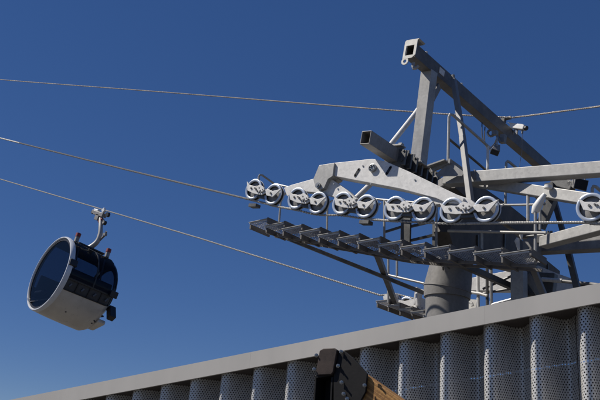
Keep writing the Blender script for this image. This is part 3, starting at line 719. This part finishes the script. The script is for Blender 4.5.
for a, b, r_ in ((.52, .03, .09), (.5, -.30, .085), (-.46, -.04, .07)): m.lathe(grip + RD * a + gu * b, YT, [(-.05, r_), (.05, r_)], 16)
m.build('grip_roller', BLACK, G, smooth=True)
m = MB(); m.box(grip + RD * .24 - gu * .26, .2, .14, .2, X=RD, Z=gu); m.build('grip_spring', RED, G, bevel=.02)
m = MB(); m.lathe(grip + RD * .5 - gu * .30, YT, [(-.07, .05), (-.05, .05)], 12); m.beam(grip + RD * .1 - gu * .1, grip + RD * .5 - gu * .28, .06, .06); m.build('grip_lever', GALV, G)

# ------------------------------------------------------------------ building with perforated folded cladding
FV = (M @ Vector((-1450, -430, -F))).normalized()           # runs left along the eaves, falling gently
RT = -FV                                                    # to the right, rising
Rh = Vector((RT.x, RT.y, 0)).normalized(); OUT = Vector((Rh.y, -Rh.x, 0))    # facing the camera
if OUT.dot(CAM - PD(440, 333, 10)) < 0: OUT = -OUT
E0 = PD(440, 332.6, 10.0)                                   # lower front edge of the fascia
rise = RT.z / math.hypot(RT.x, RT.y)
def BP(t, o, h): return E0 + Rh * t + OUT * o + Vector((0, 0, h + rise * t))
base = Vector((E0.x, E0.y, 0))
Bd = thing('building', 'low building with grey metal eaves and folded perforated metal cladding', 'building', base)
TL, TR = -11.5, 7.5; FH = .235
def t_of(px, py):                                           # along the eaves line for a picture point
    r = ray(px, py); k = (E0 - CAM).dot(OUT) / r.dot(OUT); return (CAM + r * k - E0).dot(Rh)

def bprism(prof, t0, t1, name, mt, bevel=0, par=Bd):       # prof in (out, height)
    m = MB(); m.prism([BP(t0, o, h) for o, h in prof], BP(t1, 0, 0) - BP(t0, 0, 0)); return m.build(name, mt, par, bevel=bevel)
ts = [TL, t_of(250, 362), t_of(485, 325), TR]
for a, b in zip(ts, ts[1:]): bprism([(0, 0), (0, FH), (-.04, FH), (-.04, 0)], a, b - .0012, 'fascia', FASCIA)
bprism([(-.042, .03), (-.042, .06), (-1.6, .06), (-1.6, .03)], TL, TR, 'soffit', SOFFIT)
bprism([(-.045, FH - .03), (-.045, FH - .002), (-1.6, FH - .002), (-1.6, FH - .03)], TL, TR, 'roof', GALVD)
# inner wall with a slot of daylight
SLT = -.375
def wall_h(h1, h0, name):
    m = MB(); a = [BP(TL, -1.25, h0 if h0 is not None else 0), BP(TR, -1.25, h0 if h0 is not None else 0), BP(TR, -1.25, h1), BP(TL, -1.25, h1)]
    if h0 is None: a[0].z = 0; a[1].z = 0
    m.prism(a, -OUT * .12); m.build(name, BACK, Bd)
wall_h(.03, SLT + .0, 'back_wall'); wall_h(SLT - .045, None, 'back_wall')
# panels
PIT = .585; DEP = .60
def prof(u):                                                # u in pitches -> (out)
    u = u % 1.0
    # half-round ridge then a wide trough
    keys = [(0, .34), (.05, .40), (.09, .58), (.13, .80), (.18, .93), (.25, .99), (.31, 1.0), (.38, .95), (.45, .83), (.52, .62), (.59, .40), (.66, .22), (.74, .12), (.82, .13), (.89, .21), (.95, .30), (1.0, .34)]
    for (a, x), (b, y) in zip(keys, keys[1:]):
        if u <= b:
            t = (u - a) / (b - a); t = t * t * (3 - 2 * t) * .5 + t * .5; return x + (y - x) * t
    return 0
# one ridge crest near picture x 531 -> find t for crest
tc0 = t_of(531, 318)
seam0 = tc0 + PIT * .70
NP = 16
for p in range(-9, 6):
    t0 = seam0 + 2 * PIT * p
    if t0 + 2 * PIT < TL or t0 > TR: continue
    bm = bmesh.new(); uvl = bm.loops.layers.uv.new('UVMap'); n = 48; cols = []; s_ = 0; prev = None
    for k in range(n + 1):
        t = t0 + .006 + (2 * PIT - .012) * k / n
        u = (t - tc0) / PIT + .28
        o = -.10 - DEP * (1 - prof(u))
        a = BP(t, o, .028); b = Vector((a.x, a.y, .25))
        if prev is not None: s_ += math.hypot(a.x - prev.x, a.y - prev.y)
        prev = a; zt = a.z
        cols.append((bm.verts.new(a - base), bm.verts.new(b - base), s_, zt - rise * t, b.z - rise * t))
    for A, B in zip(cols, cols[1:]):
        f = bm.faces.new([A[1], B[1], B[0], A[0]]); f.smooth = True
        for l, (uu, vv) in zip(f.loops, ((A[2], A[4]), (B[2], B[4]), (B[2], B[3]), (A[2], A[3]))): l[uvl].uv = (uu, vv)
    me = bpy.data.meshes.new('cladding_panel'); bm.to_mesh(me); bm.free(); me.materials.append(PERF)
    o = bpy.data.objects.new('cladding_panel', me); COL.objects.link(o); o.parent = Bd
    # dark joint strip behind the seam
    u = (t0 - tc0) / PIT + .28; oo = -.10 - DEP * (1 - prof(u)) - .02
    m = MB(); a = BP(t0 - .02, oo, .0); b = BP(t0 + .02, oo, .0); m.prism([Vector((a.x, a.y, .25)), Vector((b.x, b.y, .25)), b, a], -OUT * .03); m.build('joint_strip', SOFFIT, Bd)

# ------------------------------------------------------------------ timber frame in front
zd = 6.3
fb = PD(325, 372, zd); fb.z = 0
K = thing('timber_frame', 'dark steel bracket with shiny bolts holding a brown timber beam', 'timber frame', fb)
up = Vector((0, 0, 1))
def KP(px, py, o=0): return PD(px, py, zd) + OUT * o
# box post
c = KP(324.5, 374); wpx = zd / F
right = (KP(334, 372) - KP(316, 374)).normalized()
rgt = Rh
def onface(px, py, off=0.):                                  # vertical plane facing the camera through c
    r = ray(px, py); k = (c + OUT * off - CAM).dot(OUT) / r.dot(OUT); return CAM + r * k
def kpoly(pts, off, d, name, mt, bevel=.003):
    m = MB(); m.prism([onface(a, b, off) for a, b in pts], -OUT * d); return m.build(name, mt, K, bevel=bevel)
def down(p): q = Vector(p); q.z = 0; return q
a0, b0 = onface(314.6, 377), onface(333, 374)
m = MB()
wd = (b0 - a0).length
for s0, s1 in ((0, .018), (wd - .018, wd)):
    m.prism([a0 + rgt * s0, a0 + rgt * s1, down(a0 + rgt * s1), down(a0 + rgt * s0)], -OUT * .18)
m.prism([a0 + rgt * .018 - OUT * .15, a0 + rgt * (wd - .018) - OUT * .15, down(a0 + rgt * (wd - .018) - OUT * .15), down(a0 + rgt * .018 - OUT * .15)], -OUT * .02)
m.prism([a0 + up * .012, b0 + up * .012, b0 - up * .012, a0 - up * .012], -OUT * .16)
m.build('steel_post', BRKT, K, bevel=.004)
kpoly([(319.5, 350.5), (323, 348.6), (334, 348), (337, 350), (333, 372.3), (331, 374.6), (317, 375.2), (315.8, 372)], .025, .03, 'cap_plate', RUST, .006)
kpoly([(336.5, 350), (345, 351.5), (353, 358), (367.2, 373.8), (365.5, 392), (360, 402), (348, 410), (333.5, 410), (333.5, 373)], .0, .022, 'side_plate', BRKT, .004)
kpoly([(333.5, 349.5), (343, 351.5), (350, 358), (364, 373.8), (362, 400), (345, 410), (333.5, 410)], -.15, .022, 'side_plate', BRKT, .004)
for px, py in ((341, 351.8), (338, 366), (341.5, 382.5), (367.5, 370.2), (364.5, 385.5), (343.5, 394), (347, 399), (316.4, 355.5), (314, 369.5)):
    q = onface(px, py, .01); ax = (OUT + rgt * .5).normalized()
    m = MB(); m.lathe(q, ax, [(0, .017), (.004, .017), (.005, .012), (.016, .012), (.017, .007), (.036, .007)], 6 if px > 320 else 10)
    m.build('bolt', BOLT, K)
m = MB(); q0 = onface(345, 386, -.02); q0z = q0
t1 = onface(359, 379, -.085); t2 = onface(402, 409, -.085); dr = (t2 - t1).normalized()
# the beam is built along its own x axis so that the grain follows it
end = t1 + dr * ((t1.z - .02) / -dr.z); start = t1 - dr * .12
ln = (end - start).length; bw, bh = .11, .175
bm = MB(); bm.hexa([Vector((x, y, z)) for z in (-bh / 2, bh / 2) for x, y in ((0, -bw / 2), (ln, -bw / 2), (ln, bw / 2), (0, bw / 2))])
tb = bm.build('timber_beam', WOODM, K, bevel=.008, origin=(0, 0, 0))
ydir = OUT * -1; zdir = dr.cross(ydir); zdir = zdir if zdir.z > 0 else -zdir; ydir = zdir.cross(dr)
rm = Matrix((dr, ydir, zdir)).transposed().to_4x4()
off = zdir * -.022
rm.translation = start + off - Vector(K['_w']); tb.matrix_local = rm

# ------------------------------------------------------------------ light
sun_to = Vector((-.47, -.33, .68)).normalized()
el = math.asin(sun_to.z); az = math.atan2(sun_to.x, sun_to.y)      # clockwise from +Y
sd = bpy.data.lights.new('sun', 'SUN'); sd.energy = 5.0; sd.angle = math.radians(.53); sd.color = (1, .95, .87)
so = bpy.data.objects.new('sun', sd); COL.objects.link(so); so.rotation_euler = sun_to.to_track_quat('Z', 'Y').to_euler(); so.location = (-30, -20, 50)
w = bpy.data.worlds.new('World'); scene.world = w; w.use_nodes = True; nt = w.node_tree
bg = nt.nodes['Background']; sk = nt.nodes.new('ShaderNodeTexSky'); sk.sky_type = 'NISHITA'; sk.sun_disc = False
sk.sun_elevation = el; sk.sun_rotation = az; sk.altitude = 5000; sk.air_density = 1.1; sk.dust_density = 0; sk.ozone_density = 4.5
hs = nt.nodes.new('ShaderNodeHueSaturation'); hs.inputs['Saturation'].default_value = 1.6; hs.inputs['Hue'].default_value = .518
gm = nt.nodes.new('ShaderNodeGamma'); gm.inputs['Gamma'].default_value = .55
nt.links.new(sk.outputs[0], gm.inputs[0]); nt.links.new(gm.outputs[0], hs.inputs['Color']); nt.links.new(hs.outputs[0], bg.inputs[0]); bg.inputs[1].default_value = .143
vs = scene.view_settings; vs.view_transform = 'Standard'; vs.look = 'None'; vs.gamma = 1; vs.exposure = 0; vs.use_curve_mapping = False
for o in bpy.data.objects:
    if '_w' in o: del o['_w']
